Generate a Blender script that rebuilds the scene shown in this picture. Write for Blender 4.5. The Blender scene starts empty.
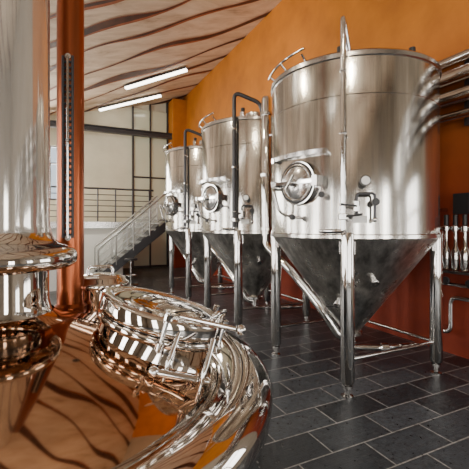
import bpy, math, random
from mathutils import Vector, Matrix
random.seed(7)
S=bpy.context.scene; COL=S.collection
R_=math.radians

# ---------------- materials ----------------
def newmat(name):
    m=bpy.data.materials.new(name); m.use_nodes=True
    nt=m.node_tree; b=nt.nodes['Principled BSDF']; return m,nt,b
def simple(name,col,rough=.5,metal=0,emit=None,es=0,coat=0):
    m,nt,b=newmat(name)
    b.inputs['Base Color'].default_value=(*col,1); b.inputs['Roughness'].default_value=rough
    b.inputs['Metallic'].default_value=metal; b.inputs['Coat Weight'].default_value=coat
    if emit: b.inputs['Emission Color'].default_value=(*emit,1); b.inputs['Emission Strength'].default_value=es
    return m
def N(nt,t,**kw):
    n=nt.nodes.new(t)
    for k,v in kw.items(): setattr(n,k,v)
    return n
def coords(nt,scale,kind='Object',rot=(0,0,0)):
    tc=N(nt,'ShaderNodeTexCoord'); mp=N(nt,'ShaderNodeMapping')
    mp.inputs['Scale'].default_value=scale; mp.inputs['Rotation'].default_value=rot
    nt.links.new(tc.outputs[kind],mp.inputs['Vector']); return mp.outputs[0]
def noise(nt,vec,scale,detail=4,rough=.55,dist=0):
    n=N(nt,'ShaderNodeTexNoise'); n.inputs['Scale'].default_value=scale; n.inputs['Detail'].default_value=detail
    n.inputs['Roughness'].default_value=rough; n.inputs['Distortion'].default_value=dist
    nt.links.new(vec,n.inputs['Vector']); return n.outputs['Fac']
def ramp(nt,fac,stops):
    r=N(nt,'ShaderNodeValToRGB'); el=r.color_ramp.elements
    while len(el)<len(stops): el.new(.5)
    for e,(p,c) in zip(el,stops): e.position=p; e.color=(*c,1)
    nt.links.new(fac,r.inputs[0]); return r.outputs[0]
def mrange(nt,fac,a,b,c,d):
    n=N(nt,'ShaderNodeMapRange')
    for i,v in zip((1,2,3,4),(a,b,c,d)): n.inputs[i].default_value=v
    nt.links.new(fac,n.inputs[0]); return n.outputs[0]
def bump(nt,b,h,strength,dist=.01):
    n=N(nt,'ShaderNodeBump'); n.inputs['Strength'].default_value=strength; n.inputs['Distance'].default_value=dist
    nt.links.new(h,n.inputs['Height']); nt.links.new(n.outputs[0],b.inputs['Normal'])

def brushed(name,col,r0,r1,aniso=.75,dk=.55):
    m,nt,b=newmat(name)
    b.inputs['Metallic'].default_value=1
    v=coords(nt,(1,1,60)); f=noise(nt,v,3,5,.6)
    v2=coords(nt,(1,1,.05)); f2=noise(nt,v2,6.5,7,.65)
    c=ramp(nt,f2,[(.34,tuple(x*dk for x in col)),(.60,col)])
    nt.links.new(c,b.inputs['Base Color'])
    nt.links.new(mrange(nt,f2,.3,.7,r1,r0),b.inputs['Roughness'])
    b.inputs['Anisotropic'].default_value=aniso
    t=N(nt,'ShaderNodeTangent',direction_type='RADIAL',axis='Z')
    nt.links.new(t.outputs[0],b.inputs['Tangent'])
    bump(nt,b,f,.10,.002)
    return m
M_tank=brushed('brushed_steel_tank',(.72,.70,.66),.09,.22,.7,.42)
M_cone=brushed('brushed_steel_cone',(.86,.84,.80),.24,.38,.8,.35)
M_chrome=simple('polished_steel',(.68,.67,.66),.08,1)
M_mirror=simple('mirror_steel',(.64,.61,.58),.045,1)
M_steel=simple('satin_steel',(.50,.49,.48),.22,1)
M_dark=simple('dark_rubber',(.02,.02,.022),.45)
M_dsteel=simple('dark_steel',(.06,.06,.065),.4,.6)
M_white=simple('white_label',(.8,.8,.78),.5)

def copper():
    m,nt,b=newmat('polished_copper_dome'); b.inputs['Metallic'].default_value=1
    v=coords(nt,(1,1,1)); f=noise(nt,v,2.2,4,.5)
    nt.links.new(ramp(nt,f,[(.3,(.44,.26,.16)),(.7,(.58,.36,.23))]),b.inputs['Base Color'])
    b.inputs['Roughness'].default_value=.06
    return m
M_copper=copper()
M_copperpipe=simple('copper_cladding',(.28,.075,.03),.28,.9)

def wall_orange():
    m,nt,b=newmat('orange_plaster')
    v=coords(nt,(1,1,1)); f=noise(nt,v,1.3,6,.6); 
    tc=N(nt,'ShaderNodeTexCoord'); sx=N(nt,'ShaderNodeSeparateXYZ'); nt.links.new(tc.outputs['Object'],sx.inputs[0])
    z=mrange(nt,sx.outputs[2],1.8,4.6,0,1)  # shade low on the wall put into the colour: red rising to orange
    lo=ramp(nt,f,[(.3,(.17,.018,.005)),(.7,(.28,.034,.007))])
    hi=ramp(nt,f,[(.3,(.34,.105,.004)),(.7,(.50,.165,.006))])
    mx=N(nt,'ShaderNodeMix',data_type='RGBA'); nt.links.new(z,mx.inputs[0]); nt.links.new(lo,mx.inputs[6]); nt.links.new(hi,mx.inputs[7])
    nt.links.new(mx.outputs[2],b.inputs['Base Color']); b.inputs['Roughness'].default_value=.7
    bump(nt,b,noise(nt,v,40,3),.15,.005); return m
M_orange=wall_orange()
def plaster(name,c1,c2):
    m,nt,b=newmat(name); v=coords(nt,(1,1,1)); f=noise(nt,v,.9,5,.6)
    nt.links.new(ramp(nt,f,[(.3,c1),(.7,c2)]),b.inputs['Base Color']); b.inputs['Roughness'].default_value=.8; return m
M_cream=plaster('cream_plaster',(.54,.52,.40),(.68,.65,.52))
M_beige=plaster('umber_plaster',(.12,.085,.055),(.19,.14,.095))
M_beige2=plaster('beige_plaster',(.27,.23,.18),(.37,.32,.26))
def ceil_m():
    m,nt,b=newmat('stained_ceiling_board')
    v=coords(nt,(.35,1.2,1),rot=(0,0,R_(43))); f=noise(nt,v,2.2,8,.65,.6)
    nt.links.new(ramp(nt,f,[(.28,(.34,.235,.15)),(.42,(.60,.46,.325)),(.62,(.76,.62,.47)),(.8,(.52,.39,.27))]),b.inputs['Base Color'])
    b.inputs['Roughness'].default_value=.65; return m
M_ceil=ceil_m()
def band_m(n,c1,c2):
    m,nt,b=newmat(n); v=coords(nt,(1,1,1)); f=noise(nt,v,3,4)
    nt.links.new(ramp(nt,f,[(.35,c1),(.65,c2)]),b.inputs['Base Color']); b.inputs['Roughness'].default_value=.6; return m
M_band=band_m('dark_ceiling_inlay',(.035,.012,.007),(.10,.034,.018))
M_band2=band_m('rust_ceiling_inlay',(.24,.055,.016),(.38,.11,.035))
def floor_m():
    m,nt,b=newmat('slate_tiles')
    v=coords(nt,(1,1,1))
    br=N(nt,'ShaderNodeTexBrick'); br.offset=.5
    br.inputs['Scale'].default_value=1; br.inputs['Brick Width'].default_value=.62; br.inputs['Row Height'].default_value=.31
    br.inputs['Mortar Size'].default_value=.006; br.inputs['Mortar Smooth'].default_value=.1; br.inputs['Bias'].default_value=0
    br.inputs['Color1'].default_value=(.014,.018,.023,1); br.inputs['Color2'].default_value=(.062,.074,.088,1); br.inputs['Mortar'].default_value=(.27,.27,.26,1)
    nt.links.new(v,br.inputs['Vector'])
    f=noise(nt,v,22,9,.72,.2); v2=coords(nt,(2,40,1)); f2=noise(nt,v2,3,4)
    c=ramp(nt,f,[(.36,(.55,.55,.55)),(.64,(1.45,1.45,1.45))])
    mx=N(nt,'ShaderNodeMix',data_type='RGBA',blend_type='MULTIPLY'); mx.inputs[0].default_value=1
    nt.links.new(br.outputs['Color'],mx.inputs[6]); nt.links.new(c,mx.inputs[7])
    nt.links.new(mx.outputs[2],b.inputs['Base Color'])
    nt.links.new(mrange(nt,f,.3,.7,.24,.44),b.inputs['Roughness'])
    ad=N(nt,'ShaderNodeMath',operation='ADD'); nt.links.new(f,ad.inputs[0]); nt.links.new(f2,ad.inputs[1])
    ml=N(nt,'ShaderNodeMath',operation='SUBTRACT'); nt.links.new(ad.outputs[0],ml.inputs[0]); nt.links.new(br.outputs['Fac'],ml.inputs[1])
    bump(nt,b,ml.outputs[0],.35,.005); return m
M_floor=floor_m()

# ---------------- mesh helpers ----------------
def mkobj(name,verts,faces,mat,parent=None,M=None,smooth=True,sharp=35):
    me=bpy.data.meshes.new(name)
    if M is not None: verts=[tuple(M@Vector(v)) for v in verts]
    me.from_pydata([tuple(v) for v in verts],[],faces); me.update()
    if smooth:
        for p in me.polygons: p.use_smooth=True
        me.set_sharp_from_angle(angle=R_(sharp))
    me.materials.append(mat)
    o=bpy.data.objects.new(name,me); COL.objects.link(o)
    if parent: o.parent=parent
    return o
def group(name,loc=(0,0,0),rz=0):
    e=bpy.data.objects.new(name,None); e.location=loc; e.rotation_euler=(0,0,rz); e.empty_display_size=.2
    COL.objects.link(e); return e
def lathe(name,prof,mat,parent=None,M=None,seg=64,a0=0,a1=360,sharp=35):
    full=abs(a1-a0)>=360; n=seg if full else seg+1
    V=[];F=[]
    for r,z in prof:
        for i in range(n):
            a=R_(a0+(a1-a0)*i/seg); V.append((r*math.cos(a),r*math.sin(a),z))
    for j in range(len(prof)-1):
        for i in range(seg):
            i2=(i+1)%n if full else i+1
            F.append((j*n+i,j*n+i2,(j+1)*n+i2,(j+1)*n+i))
    return mkobj(name,V,F,mat,parent,M,sharp=sharp)
def cyl(name,r,z0,z1,mat,parent=None,M=None,seg=32,bev=None):
    b=bev if bev is not None else min(r*.15,abs(z1-z0)*.2)
    return lathe(name,[(0,z0),(r-b,z0),(r,z0+b),(r,z1-b),(r-b,z1),(0,z1)],mat,parent,M,seg)
def box(name,lo,hi,mat,parent=None,M=None):
    return boxes(name,[(lo,hi)],mat,parent,M)
def boxes(name,lst,mat,parent=None,M=None):
    V=[];F=[]
    for lo,hi in lst:
        x0,y0,z0=lo;x1,y1,z1=hi;k=len(V)
        V+=[(x0,y0,z0),(x1,y0,z0),(x1,y1,z0),(x0,y1,z0),(x0,y0,z1),(x1,y0,z1),(x1,y1,z1),(x0,y1,z1)]
        F+=[tuple(k+i for i in f) for f in [(0,3,2,1),(4,5,6,7),(0,1,5,4),(1,2,6,5),(2,3,7,6),(3,0,4,7)]]
    return mkobj(name,V,F,mat,parent,M,smooth=False)
def fillet(pts,rad,n=7):
    pts=[Vector(p) for p in pts]
    if rad<=0: return pts
    out=[pts[0]]
    for i in range(1,len(pts)-1):
        p=pts[i];a=pts[i-1]-p;b=pts[i+1]-p
        d=min(rad,a.length*.48,b.length*.48)
        s=p+a.normalized()*d;e=p+b.normalized()*d
        for k in range(n+1):
            t=k/n; out.append(s*(1-t)**2+p*2*t*(1-t)+e*t*t)
    out.append(pts[-1]); return out
def tube(name,pts,r,mat,parent=None,M=None,fil=0,seg=14,closed=False):
    P=fillet(pts,fil); n=len(P)
    V=[];F=[]; up=None
    for i,p in enumerate(P):
        if closed: t=(P[(i+1)%n]-P[i-1]).normalized()
        else: t=(P[min(i+1,n-1)]-P[max(i-1,0)]).normalized()
        if up is None: up=t.orthogonal().normalized()
        up=(up-t*up.dot(t)).normalized(); w=t.cross(up)
        for k in range(seg):
            a=2*math.pi*k/seg; V.append(p+up*math.cos(a)*r+w*math.sin(a)*r)
    m=n if closed else n-1
    for i in range(m):
        for k in range(seg):
            k2=(k+1)%seg;i2=(i+1)%n
            F.append((i*seg+k,i*seg+k2,i2*seg+k2,i2*seg+k))
    if not closed:
        F.append(tuple(range(seg-1,-1,-1))); F.append(tuple((n-1)*seg+k for k in range(seg)))
    return mkobj(name,V,F,mat,parent,M,sharp=50)
def ball(name,c,r,mat,parent=None,M=None):
    prof=[(r*math.sin(math.pi*i/12),-r*math.cos(math.pi*i/12)) for i in range(13)]
    T=Matrix.Translation(c)
    return lathe(name,prof,mat,parent,(M@T) if M is not None else T,20)
def torus_prof(R,r,z,n=12):
    return [(R+r*math.cos(2*math.pi*i/n),z+r*math.sin(2*math.pi*i/n)) for i in range(n+1)]
def frame(p,zdir,xhint=(0,0,1)):
    z=Vector(zdir).normalized(); x=Vector(xhint); x=(x-z*x.dot(z)).normalized(); y=z.cross(x)
    M=Matrix.Identity(4)
    for i in range(3): M[i][0]=x[i];M[i][1]=y[i];M[i][2]=z[i];M[i][3]=p[i]
    return M
def pol(a,r,z): return Vector((r*math.cos(R_(a)),r*math.sin(R_(a)),z))

# ---------------- room ----------------
XW,XL,YN,YF=4.7,-5.0,-5.0,15.0
def cz(x): return 5.725+.25*x
box('floor',(XL-.2,YN-.2,-.1),(XW+.2,YF+.2,0),M_floor)
mkobj('ceiling',[(XL-.2,YN-.2,cz(XL-.2)),(XW+.2,YN-.2,cz(XW+.2)),(XW+.2,YF+.2,cz(XW+.2)),(XL-.2,YF+.2,cz(XL-.2)),
  (XL-.2,YN-.2,cz(XL-.2)+.2),(XW+.2,YN-.2,cz(XW+.2)+.2),(XW+.2,YF+.2,cz(XW+.2)+.2),(XL-.2,YF+.2,cz(XL-.2)+.2)],
  [(0,1,2,3),(7,6,5,4),(0,4,5,1),(1,5,6,2),(2,6,7,3),(3,7,4,0)],M_ceil,smooth=False)
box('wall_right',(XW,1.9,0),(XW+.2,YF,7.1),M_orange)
def wall_open(name,pos,th,u0,u1,top,ops,mat):
    L=[]
    def add(a,b,z0,z1):
        if b-a<1e-4 or z1-z0<1e-4: return
        L.append(((pos,a,z0),(pos+th,b,z1)))
    c=u0
    for a,b,z0,z1 in ops:
        add(c,a,0,top); add(a,b,0,z0); add(a,b,z1,top); c=b
    add(c,u1,0,top)
    return boxes(name,L,mat)
opsL=[(-3.0,-1.9,.5,4.0),(-.2,.9,.5,4.0),(2.6,3.7,.5,4.0),(5.4,6.5,.5,4.0),(8.2,9.3,.5,4.0),(11.0,12.1,2.2,4.0)]
opsR=[(-3.2,-1.8,.9,2.9),(-.5,1.2,.9,2.7)]
wall_open('wall_left',XL-.2,.2,YN,YF,4.45,opsL,M_beige)
wall_open('wall_right_entry',XW,.2,YN,1.9,7.1,opsR,M_beige2)
opsN=[(-3.6,-2.2,.3,3.8),(-.6,.8,.3,3.8),(2.4,3.6,.3,3.8)]
def gable(name,y0,y1,ops,mat):
    V=[];F=[]
    def add(a,b,za,zb,sl=False):
        k=len(V); zb1=cz(a) if sl else zb; zb2=cz(b) if sl else zb
        V.extend([(a,y0,za),(b,y0,za),(b,y1,za),(a,y1,za),(a,y0,zb1),(b,y0,zb2),(b,y1,zb2),(a,y1,zb1)])
        F.extend([tuple(k+i for i in f) for f in [(0,3,2,1),(4,5,6,7),(0,1,5,4),(1,2,6,5),(2,3,7,6),(3,0,4,7)]])
    c=XL
    for a,b,z0,z1 in ops:
        add(c,a,0,0,True)
        if z0>0: add(a,b,0,z0)
        add(a,b,z1,0,True); c=b
    add(c,XW,0,0,True)
    return mkobj(name,V,F,mat,smooth=False)
gable('wall_near',YN-.2,YN,opsN,M_beige2)
opsF=[(-3.8,-1.8,2.6,4.4),(-1.0,.6,2.6,4.6)]
gable('wall_far',YF,YF+.2,opsF,M_cream)

wi=1
def window(axis,pos,op,energy,face):
    global wi
    a,b,z0,z1=op
    g=group('window_%d'%wi,(0,0,0)); wi+=1
    fr=.05; L=[]
    m=(a+b)/2; zt=z0+(z1-z0)*.68
    for (u0,u1,v0,v1) in [(a,b,z0,z0+fr),(a,b,z1-fr,z1),(a,a+fr,z0,z1),(b-fr,b,z0,z1),(m-fr/2,m+fr/2,z0,z1),(a,b,zt-fr/2,zt+fr/2)]:
        if axis=='x': L.append(((pos-.04,u0,v0),(pos+.04,u1,v1)))
        else: L.append(((u0,pos-.04,v0),(u1,pos+.04,v1)))
    boxes('frame',L,M_dsteel,g)
    ld=bpy.data.lights.new('daylight','AREA'); ld.shape='RECTANGLE'; ld.size=(b-a)*1.0; ld.size_y=(z1-z0)*1.0
    ld.energy=energy; ld.color=(1,.95,.88)
    lo=bpy.data.objects.new('daylight',ld); COL.objects.link(lo); lo.parent=g
    off=-face*.22
    if axis=='x':
        lo.location=(pos+off,m,(z0+z1)/2); lo.rotation_euler=(R_(90),0,R_(-90) if face>0 else R_(90))
    else:
        lo.location=(m,pos+off,(z0+z1)/2); lo.rotation_euler=(R_(90),0,0 if face>0 else R_(180))
for op in opsL: window('x',XL-.1,op,185,1)
for op in opsR: window('x',XW+.1,op,60,-1)
for op in opsN: window('y',YN-.1,op,165,1)
for op in opsF: window('y',YF+.1,op,260,-1)

# ceiling inlay bands
g=group('ceiling_inlay_bands')
c=-9.0;k=0
while c<21:
    ph=random.uniform(0,6.28);ph2=random.uniform(0,6.28);w0=random.uniform(.10,.18)
    rows=[[],[],[]]
    nn=90
    for i in range(nn+1):
        x=XL+(XW-XL)*i/nn
        y=c-.9*x+.25*math.sin(x*1.1+ph)+.12*math.sin(x*2.7+ph2)
        w=w0*(.6+.55*math.sin(x*.9+ph2)+.3*math.sin(x*2.1+ph)); w=max(w,.03)
        e=.06+.05*math.sin(x*1.7+ph)
        for q,(a_,b_) in enumerate(((y-w,y+w),(y+w,y+w+e),(y-w-.03,y-w))):
            for yy in (a_,b_): rows[q].append((x,min(max(yy,YN),YF),cz(x)-.012))
    for q in (0,1,2):
        V=rows[q];F=[]
        for i in range(nn):
            if V[2*i][1]!=V[2*i+1][1] or V[2*i+2][1]!=V[2*i+3][1]: F.append((2*i,2*i+1,2*i+3,2*i+2))
        if F: mkobj('inlay_band' if q==0 else 'inlay_edge',V,F,M_band if q==0 else M_band2,g,smooth=False)
    c+=random.uniform(1.0,1.5);k+=1

M_lamp=simple('lamp_diffuser',(1,1,1),.5,emit=(1,.93,.8),es=9)
def lamp(a,b):
    g=group('fluorescent_ceiling_light')
    A=Vector((a[0],a[1],cz(a[0])-.12));B=Vector((b[0],b[1],cz(b[0])-.12))
    L=(B-A).length; M=frame(A,B-A)
    box('housing',(0.03,-.09,0),(.075,.09,L),M_dsteel,g,M)
    box('diffuser',(-.02,-.065,.02),(.03,.065,L-.02),M_lamp,g,M)
    for s in (.2,L-.2): box('bracket',(.07,-.02,s-.02),(.13,.02,s+.02),M_dsteel,g,M)
lamp((2.0,12.3),(3.67,11.0)); lamp((1.43,14.6),(3.5,13.5)); lamp((-1.5,6.2),(.2,4.9)); lamp((-3.2,2.2),(-1.6,1.0))

g=group('roof_beam')
boxes('flanges',[((XL,14.3,5.30),(XW,14.5,5.34)),((XL,14.3,5.12),(XW,14.5,5.16)),((XL,14.38,5.16),(XW,14.42,5.30))],M_dsteel,g)
for i in range(14): tube('lattice',[(XL+.7*i,14.4,5.16),(XL+.35+.7*i,14.4,5.32),(XL+.7+.7*i,14.4,5.16)],.02,M_dsteel,g,seg=6)

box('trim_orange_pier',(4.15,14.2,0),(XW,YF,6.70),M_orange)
g=group('glazed_partition')
M_gl=simple('greenish_glass_panel',(.60,.64,.50),.12,coat=.6)
box('panel',(2.72,14.90,.05),(4.12,14.94,6.3),M_gl,g)
boxes('mullions',[((x-.03,14.84,0),(x+.03,14.98,cz(x)-.03)) for x in (2.72,3.4,4.1)]+[((2.7,14.85,z-.03),(4.12,14.97,z+.03)) for z in (.05,1.9,3.6)],M_dsteel,g)

g=group('mezzanine_platform')
box('slab',(XL,12.6,1.62),(3.1,15,1.78),M_cream,g)
box('front_wall',(XL,12.75,0),(2.0,12.9,1.62),simple('white_paint',(.8,.8,.74),.5),g)
box('trim',(XL,12.57,1.60),(3.1,12.6,1.8),M_steel,g)
g=group('mezzanine_railing')
for i in range(12):
    x=-3.2+i*.55
    tube('post',[(x,12.65,1.78),(x,12.65,2.86)],.022,M_dsteel,g,seg=8)
for z in (2.88,2.68,2.5,2.32,2.14,1.96):
    tube('rail',[(-3.3,12.65,z),(3.0,12.65,z)],.03 if z>2.8 else .014,M_dsteel,g,seg=8)
g=group('staircase')
M_rail=simple('railing_steel',(.42,.42,.40),.35,.7)
mg,nt,b=newmat('clear_balustrade_glass'); b.inputs['Base Color'].default_value=(.8,.86,.82,1); b.inputs['Roughness'].default_value=.05; b.inputs['Alpha'].default_value=.28
n=9; x0,x1=1.0,3.1
for i in range(n):
    x=x0+(x1-x0)*i/n; z=1.78*(i+1)/n
    box('tread',(x,11.45,z-.05),(x+.28,12.5,z),M_rail,g)
for y in (11.42,12.50):
    V=[(x0-.05,y,0),(x0+.2,y,0),(x1+.05,y,1.55),(x1+.05,y,1.85),(x0-.05,y,.12)]
    V+= [(a,b_+.03,c_) for a,b_,c_ in V]
    mkobj('stringer',V,[(0,1,2,3,4),(9,8,7,6,5),(0,5,6,1),(1,6,7,2),(2,7,8,3),(3,8,9,4),(4,9,5,0)],M_dsteel,g,smooth=False)
    V=[(x0+.1,y+.015,.18),(x1,y+.015,1.9),(x1,y+.015,2.64),(x0+.1,y+.015,.94)]
    mkobj('glass_infill',V,[(0,1,2,3)],mg,g,smooth=False)
    for i in range(5):
        x=x0+.1+(x1-x0-.1)*i/4; z=(x-x0)/(x1-x0)*1.78
        tube('baluster',[(x,y+.015,z),(x,y+.015,z+.9)],.02,M_rail,g,seg=8)
    for h in (.92,.7,.48,.26):
        tube('handrail',[(x0+.1,y+.015,h+.085),(x1,y+.015,1.78+h)],.028 if h>.9 else .010,M_rail,g,seg=8)
g=group('white_reception_counter',(0.1,10.6,0))
box('body',(-.7,0,0),(.5,.5,1.0),simple('counter_white',(.8,.8,.76),.4),g)
box('top',(-.74,-.04,1.0),(.54,.54,1.05),M_dsteel,g)
g=group('bar_stool',(1.9,10.7,0))
cyl('seat',.18,.70,.76,M_dark,g); cyl('base',.2,0,.03,M_steel,g); tube('stem',[(0,0,.02),(0,0,.71)],.025,M_steel,g)
tube('foot_ring',[pol(i*18,.15,.28) for i in range(20)],.012,M_steel,g,closed=True,seg=8); tube('ring_spoke',[(-.15,0,.28),(.15,0,.28)],.01,M_steel,g,seg=8)

# ---------------- tanks ----------------
def tank(x,y,k):
    g=group('fermentation_tank',(x,y,0)); R=.96
    lathe('cylinder_shell',[(R+.004,1.57),(R,1.60),(R,3.36),(R-.005,3.39)],M_tank,g,seg=128)
    for z in (2.98,): lathe('weld_seam',[(R-.002,z),(R+.004,z+.006),(R-.002,z+.012)],M_steel,g,seg=128)
    lathe('top_rim',[(R,3.35),(R+.018,3.36),(R+.018,3.40),(R,3.42),(R-.03,3.43),(R-.2,3.47),(.3,3.60),(.16,3.62),(.16,3.72),(0,3.72)],M_steel,g,seg=128)
    lathe('seam_ring',[(R-.002,1.555),(R+.014,1.565),(R+.014,1.60),(R-.002,1.61)],M_tank,g,seg=128)
    lathe('cone_bottom',[(R,1.58),(R-.03,1.52),(.14,.46),(.10,.40)],M_cone,g,seg=128,sharp=60)
    lathe('outlet_flange',[(.10,.41),(.14,.40),(.14,.37),(.075,.36),(.06,.34),(.06,.26),(0,.26)],M_steel,g)
    tube('outlet_pipe',[(0,0,.32),(0,0,.2),(.35,-.2,.2),(.8,-.3,.2)],.035,M_chrome,g,fil=.1)
    cyl('outlet_valve',.06,-.05,.05,M_chrome,g,frame((.35,-.2,.2),(.35,-.2,0)))
    legs=[]
    for a in (45,135,225,315):
        p=pol(a,.935,0); legs.append(p); T=Matrix.Translation(p)
        lathe('leg',[(0,.13),(.055,.13),(.069,.15),(.069,1.60),(.06,1.625),(0,1.63)],M_chrome,g,T,seg=28)
        lathe('foot',[(0,0),(.06,0),(.06,.014),(.028,.03),(.028,.085),(.05,.09),(.05,.115),(.028,.12),(.028,.13),(0,.13)],M_steel,g,T,seg=24)
        T2=frame(pol(a,.935,1.50),(math.cos(R_(a)),math.sin(R_(a)),0))
        box('gusset',(-.09,-.08,-.05),(.11,.08,.0),M_steel,g,T2)
    for i in (0,2,3):
        a,b=legs[i],legs[(i+1)%4]
        tube('brace',[(a.x,a.y,.36),(b.x,b.y,.36)],.019,M_steel,g,seg=12)
    pc=pol(-112,.62,1.13); MC=frame(pc,(math.cos(R_(-112)),math.sin(R_(-112)),-.75))
    cyl('cone_port',.035,-.03,.06,M_chrome,g,MC); cyl('cone_port_cap',.045,.06,.085,M_steel,g,MC)
    pc=pol(-150,.42,.86); MC=frame(pc,(math.cos(R_(-150)),math.sin(R_(-150)),-.75))
    cyl('cone_port',.03,-.03,.07,M_chrome,g,MC); cyl('cone_port_valve',.045,.07,.11,M_chrome,g,MC); tube('port_lever',[(0,0,.11),(.0,.12,.13)],.009,M_dark,g,MC)
    A=-165
    MM=frame(pol(A,R-.01,2.14),(math.cos(R_(A)),math.sin(R_(A)),0))
    lathe('manhole_neck',[(.235,-.03),(.235,.06),(.228,.075),(.21,.075),(.2,.06)],M_chrome,g,MM,48)
    lathe('manhole_gasket',torus_prof(.206,.010,.075),M_dark,g,MM,48)
    lathe('manhole_door',[(.2,.06),(.197,.085),(.185,.09),(.17,.08),(.13,.10),(.07,.115),(0,.12)],M_steel,g,MM,48)
    box('door_yoke',(-.018,-.27,.12),(.018,.27,.145),M_chrome,g,MM)
    cyl('clamp_boss',.04,.11,.17,M_chrome,g,MM)
    tube('clamp_handle',[(-.07,.05,.19),(.07,-.05,.19)],.013,M_chrome,g,MM); cyl('clamp_screw',.016,.16,.20,M_chrome,g,MM)
    box('hinge',(-.05,-.31,-.02),(.05,-.25,.15),M_steel,g,MM)
    box('latch',(-.03,.245,-.02),(.03,.29,.16),M_steel,g,MM)
    tube('hinge_arm',[(-.05,.28,.02),(-.05,.28,.13),(-.3,.22,.10),(-.34,.2,.0)],.015,M_steel,g,MM,fil=.05)
    lathe('nameplate_bracket',[(R,2.42),(R+.05,2.425),(R+.05,2.47),(R,2.475)],M_steel,g,seg=24,a0=A-26,a1=A+18)
    for a_ in (A-26,A+18): tube('bracket_end',[pol(a_,R-.01,2.44),pol(a_,R+.06,2.44)],.03,M_chrome,g,seg=12)
    lathe('nameplate',[(R+.006,1.72),(R+.006,1.79)],M_white,g,seg=6,a0=-132,a1=-124)
    B=-126
    for dz,da,rr in ((2.12,0,.05),(1.92,5,.035),(2.0,-22,.03),(1.78,-40,.03)):
        MG=frame(pol(B+da,R,dz),(math.cos(R_(B+da)),math.sin(R_(B+da)),0))
        cyl('gauge_stem',.014,-.01,.1,M_chrome,g,MG); cyl('gauge_body',rr,.09,.13,M_dsteel,g,MG); cyl('gauge_face',rr*.8,.13,.133,M_white if rr>.04 else M_dark,g,MG)
    tube('sample_pipe',[pol(B-4,R-.01,1.80),pol(B-4,R+.08,1.80),pol(B-4,R+.08,2.0),pol(B+5,R+.08,2.0),pol(B+5,R+.08,1.76)],.013,M_dsteel,g,fil=.03)
    cyl('sample_valve',.03,-.05,.05,M_chrome,g,Matrix.Translation(pol(B-4,R+.08,1.88)))
    tube('valve_lever',[pol(B-4,R+.11,1.88),pol(B-12,R+.13,1.90)],.01,M_dark,g)
    ball('sample_cock',pol(B+5,R+.08,1.75),.025,M_chrome,g)
    P=-137; r2=R+.075
    if k==0: top=[pol(P,r2,3.72),pol(P,r2-.12,3.72),pol(P+3,r2-.25,3.45)]
    else: top=[pol(P,r2,3.78),pol(P+24,r2-.12,3.62),pol(P+26,r2-.14,3.40)]
    tube('cip_pipe',[pol(P,r2,1.66)]+top,.026 if k==0 else .032,M_chrome if k==0 else M_dsteel,g,fil=.12)
    tube('cip_pipe_lower',[pol(P,r2,1.68),pol(P,r2,1.64),pol(P-13,r2,1.64),pol(P-13,r2-.1,1.64)],.02,M_chrome,g,fil=.04)
    cyl('butterfly_valve',.05,-.03,.03,M_chrome,g,Matrix.Translation(pol(P,r2,1.78)))
    tube('butterfly_handle',[pol(P,r2+.02,1.78),pol(P+9,r2+.10,1.80)],.012,M_dark,g)
    for z in (1.9,2.6,3.2):
        tube('pipe_bracket',[pol(P,R-.01,z),pol(P,r2,z)],.012,M_steel,g,seg=8)
        cyl('pipe_clamp',.036,-.015,.015,M_chrome,g,Matrix.Translation(pol(P,r2,z)))
    tube('top_rail',[pol(a_,R+.05,3.47+(a_+200)*.0015) for a_ in range(-202,-155,6)],.013,M_chrome,g)
    for a_ in (-200,-180,-162): tube('top_rail_post',[pol(a_,R-.04,3.41),pol(a_,R+.05,3.48)],.012,M_chrome,g,seg=8)
    for a_,r_,z_ in ((-70,.72,3.47),(-20,.5,3.53),(-150,.4,3.56)):
        MT=Matrix.Translation(pol(a_,r_,z_-.02)); cyl('relief_valve',.05,0,.12,M_chrome,g,MT); cyl('relief_cap',.035,.12,.19,M_dark,g,MT)
    ox,oy=2.76-3.26,4.67-3.48
    lathe('riser_pipe',[(.0,3.58),(.05,3.57),(.068,3.53),(.068,1.55)],M_chrome,g,Matrix.Translation((ox,oy,0)),seg=28)
    for z in (3.3,2.4,1.62): lathe('riser_collar',[(.068,z),(.084,z+.005),(.084,z+.045),(.068,z+.05)],M_chrome,g,Matrix.Translation((ox,oy,0)),seg=28)
    tube('transfer_pipe',[(ox,oy,1.6),(ox,oy,1.4),(2.85-3.26,4.18-3.48,1.10),(3.01-3.26,3.65-3.48,.60),(3.13-3.26,3.55-3.48,.34),(0,0,.32)],.055,M_chrome,g,fil=.25,seg=20)
    tube('riser_stay',[(ox,oy,3.0),(ox*.72,oy*.72,3.0)],.02,M_steel,g)
    return g
for i,y in enumerate([3.48,5.92,8.36]): tank(3.26,y,i)

# ---------------- right wall services ----------------
g=group('wall_pipe_run')
for z,r,xx in ((3.78,.07,4.52),(3.56,.10,4.5),(3.30,.10,4.5),(3.08,.06,4.54)):
    tube('pipe',[(xx,-3,z),(xx,3.9,z),(XW-.02,4.2,z)],r,M_chrome,g,fil=.2,seg=20)
    for yy in (3.3,2.2,1.0):
        cyl('coupling',r+.018,-.03,.03,M_steel,g,frame((xx,yy,z),(0,1,0)))
for yy in (2.9,1.6,0.0):
    box('bracket',(4.62,yy,2.95),(4.69,yy+.04,3.9),M_dsteel,g)
g=group('valve_manifold')
tube('riser',[(4.5,3.22,.3),(4.5,3.22,1.9),(4.68,3.22,1.9)],.028,M_chrome,g,fil=.06)
tube('header',[(4.5,3.25,1.66),(4.5,2.0,1.66)],.022,M_chrome,g)
tube('lower_header',[(4.5,3.22,.95),(4.5,2.0,.95)],.025,M_chrome,g)
tube('drain_header',[(4.68,3.22,.35),(4.45,3.22,.35),(4.45,3.0,.35),(4.45,3.0,.8),(4.45,2.1,.8)],.028,M_chrome,g,fil=.1)
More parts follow.
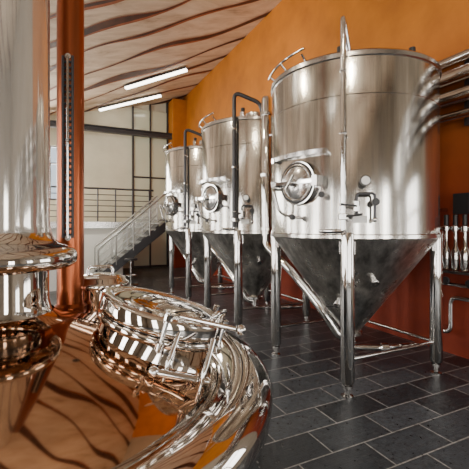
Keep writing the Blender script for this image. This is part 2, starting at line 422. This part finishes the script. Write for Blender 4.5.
for yy in (3.08,2.96,2.84,2.72,2.6):
    T=Matrix.Translation((4.48,yy,0))
    lathe('filter_bottle',[(0,1.14),(.04,1.14),(.05,1.16),(.05,1.36),(.03,1.42),(.02,1.44),(.02,1.62),(0,1.62)],M_chrome,g,T,seg=20)
    cyl('valve_top',.028,1.69,1.83,M_dark,g,T)
    cyl('bonnet',.04,1.62,1.69,M_chrome,g,T)
box('control_box',(4.58,2.86,1.84),(4.69,3.06,2.10),M_dark,g)
box('sign_plate',(4.66,2.6,1.35),(4.69,2.9,1.6),M_white,g)
box('shelf',(4.40,2.3,1.10),(4.69,3.15,1.13),M_steel,g)
for yy in (3.05,2.75): 
    T=frame((4.44,yy,1.0),(-1,0,0)); cyl('wheel_valve',.05,0,.03,M_dark,g,T)

# ---------------- kettle ----------------
KC=(-.28,2.30,0)
g=group('brew_kettle',KC)
lathe('copper_dome',[(.27,1.24),(.31,1.205),(.38,1.185),(.50,1.16),(.65,1.12),(.80,1.07),(.93,1.015),(1.03,.96),(1.09,.92),(1.12,.895)],M_copper,g,seg=160,sharp=60)
pr=[(1.12,.90),(1.125,.88),(1.14,.87),(1.155,.88)]
for i in range(15):
    t=R_(180-i*12.86); pr.append((1.30+.145*math.cos(t),.86+.10*math.sin(t)))
pr+=[(1.445,.84),(1.44,.80),(1.41,.78),(1.39,.75),(1.39,.15),(1.36,.12),(0,.12)]
lathe('steel_rim_and_body',pr,M_mirror,g,seg=160,sharp=60)
lathe('plinth',[(1.25,0),(1.25,.13)],M_dsteel,g,seg=96)
lathe('neck',[(.275,1.22),(.255,1.25),(.245,1.30),(.245,1.46),(.27,1.49)],M_mirror,g,seg=96)
lathe('flange',[(.245,1.47),(.36,1.475),(.385,1.50),(.39,1.525),(.385,1.55),(.37,1.57),(.34,1.585),(.30,1.60),(.27,1.625),(.255,1.66)],M_mirror,g,seg=96,sharp=60)
def colm():
    m,nt,b=newmat('satin_column'); b.inputs['Metallic'].default_value=.8; b.inputs['Base Color'].default_value=(.66,.64,.60,1); b.inputs['Roughness'].default_value=.10
    return m
lathe('vapor_column',[(.255,1.66),(.248,1.70),(.248,5.62)],colm(),g,seg=96)
def rel(l,d): return (l*.901+d*.434, -l*.434+d*.901)
px,py=rel(.19,.44)
T=Matrix.Translation((px,py,0))
lathe('copper_pipe',[(.10,1.14),(.10,1.18),(.082,1.20),(.082,5.60)],M_copperpipe,g,T,seg=40)
qx,qy=rel(.215,.345)
for s in (-.03,.03):
    ax,ay=rel(.215+s,.345); tube('sight_guard',[(ax,ay,1.62),(ax,ay,2.75)],.008,M_dark,g,seg=8)
tube('sight_tube',[(qx,qy,1.62),(qx,qy,2.75)],.010,M_chrome,g,seg=8)
for i in range(30):
    z=1.64+i*.037; a=rel(.18,.345); b=rel(.25,.345); tube('sight_rung',[(a[0],a[1],z),(b[0],b[1],z)],.007,M_dark,g,seg=6)
for z in (1.62,2.75):
    tube('sight_port',[(qx,qy,z),(px,py,z)],.018,M_steel,g)
sx,sy=rel(.32,.62); T=Matrix.Translation((sx,sy,0))
lathe('rear_port',[(.15,1.05),(.15,1.27),(.185,1.275),(.19,1.295),(.185,1.31),(.17,1.315),(.16,1.34),(.10,1.36),(0,1.37)],M_mirror,g,T,seg=48,sharp=60)
tube('rear_port_handle',[(-.08,0,1.35),(-.08,0,1.41),(.08,0,1.41),(.08,0,1.35)],.012,M_chrome,g,T,fil=.03)
mx,my=rel(.80,.14); rr=math.hypot(mx,my)
nrm=Vector((mx/rr*.30,my/rr*.30,1)).normalized()
MW=frame((mx,my,1.045),nrm,(*rel(1,0),0))
lathe('manway_neck',[(.37,-.09),(.335,-.03),(.318,.0),(.315,.075)],M_mirror,g,MW,seg=96,sharp=60)
lathe('manway_ring',[(.31,.07),(.335,.074),(.345,.085),(.345,.108),(.335,.118),(.30,.118)],M_mirror,g,MW,seg=96,sharp=60)
lathe('manway_lid',[(.335,.122),(.350,.130),(.352,.14),(.352,.20),(.345,.212),(.325,.218),(.30,.212),(.285,.205),(.20,.222),(.10,.232),(0,.235)],M_mirror,g,MW,seg=96,sharp=60)
lathe('manway_gasket',[(.322,.112),(.330,.119),(.322,.126)],M_dark,g,MW,seg=80)
for a in (-78,-20,40):
    T=MW@Matrix.Translation(pol(a,.368,.0))
    tube('swing_bolt',[(0,0,.06),(0,0,.25)],.010,M_chrome,g,T,seg=8); cyl('bolt_nut',.02,.215,.25,M_chrome,g,T,seg=10); cyl('bolt_lug',.022,.07,.11,M_chrome,g,T,seg=12)
tube('lid_handle',[(.26,-.16,.20),(.29,-.18,.28),(.34,-.02,.28),(.31,.0,.20)],.012,M_chrome,g,MW,fil=.04)
tube('clamp_arm',[(.12,-.29,.235),(.40,-.24,.245)],.013,M_chrome,g,MW); ball('clamp_knob',(.43,-.235,.247),.026,M_chrome,g,MW)
tube('hinge_pin',[(.10,-.43,.0),(.34,-.36,.0)],.018,M_chrome,g,MW)
for s in (.14,.31): tube('hinge_leg',[(s,-.40,-.11),(s,-.41,.05),(s,-.30,.18)],.012,M_chrome,g,MW,fil=.03)
ball('hinge_ball',(.09,-.435,0),.025,M_chrome,g,MW)

# ---------------- world, camera ----------------
w=bpy.data.worlds.new('World'); S.world=w; w.use_nodes=True
w.node_tree.nodes['Background'].inputs[0].default_value=(.85,.93,1,1); w.node_tree.nodes['Background'].inputs[1].default_value=1.2
def spot(name,loc,target,e,ang,col=(1,.85,.62)):
    g=group(name,loc); ld=bpy.data.lights.new('lamp','SPOT'); ld.energy=e; ld.spot_size=R_(ang); ld.spot_blend=.8; ld.shadow_soft_size=.12; ld.color=col
    o=bpy.data.objects.new('lamp',ld); COL.objects.link(o); o.parent=g
    d=(Vector(target)-Vector(loc)); o.rotation_euler=d.to_track_quat('-Z','Y').to_euler()
    M=frame((0,0,0),-d)
    lathe('can',[(.09,-.02),(.09,.16),(.05,.2),(0,.2)],M_dsteel,g,M,24)
spot('unseen_spotlight',(0.2,.2,5.3),(4.7,3.5,4.6),160,90)  # unseen spot set to wash the upper orange wall
spot('unseen_spotlight',(1.6,6.5,5.95),(4.7,8.0,4.8),220,100)  # another out-of-view wash for the top of the orange wall
spot('unseen_spotlight',(-1.0,4.5,5.1),(3.2,5.5,2.0),250,80)
spot('unseen_spotlight',(-1.2,9.5,5.1),(1.5,14,1.8),650,95,(1,.95,.85))  # added out of view to brighten the dim far stairs
cd=bpy.data.cameras.new('camera'); cd.sensor_width=36; cd.lens=36*370/469; cd.shift_y=-9.5/469; cd.clip_start=.05
co=bpy.data.objects.new('camera',cd); COL.objects.link(co); co.location=(0,0,1.7); co.rotation_euler=(R_(90),0,R_(-25.7))
S.camera=co
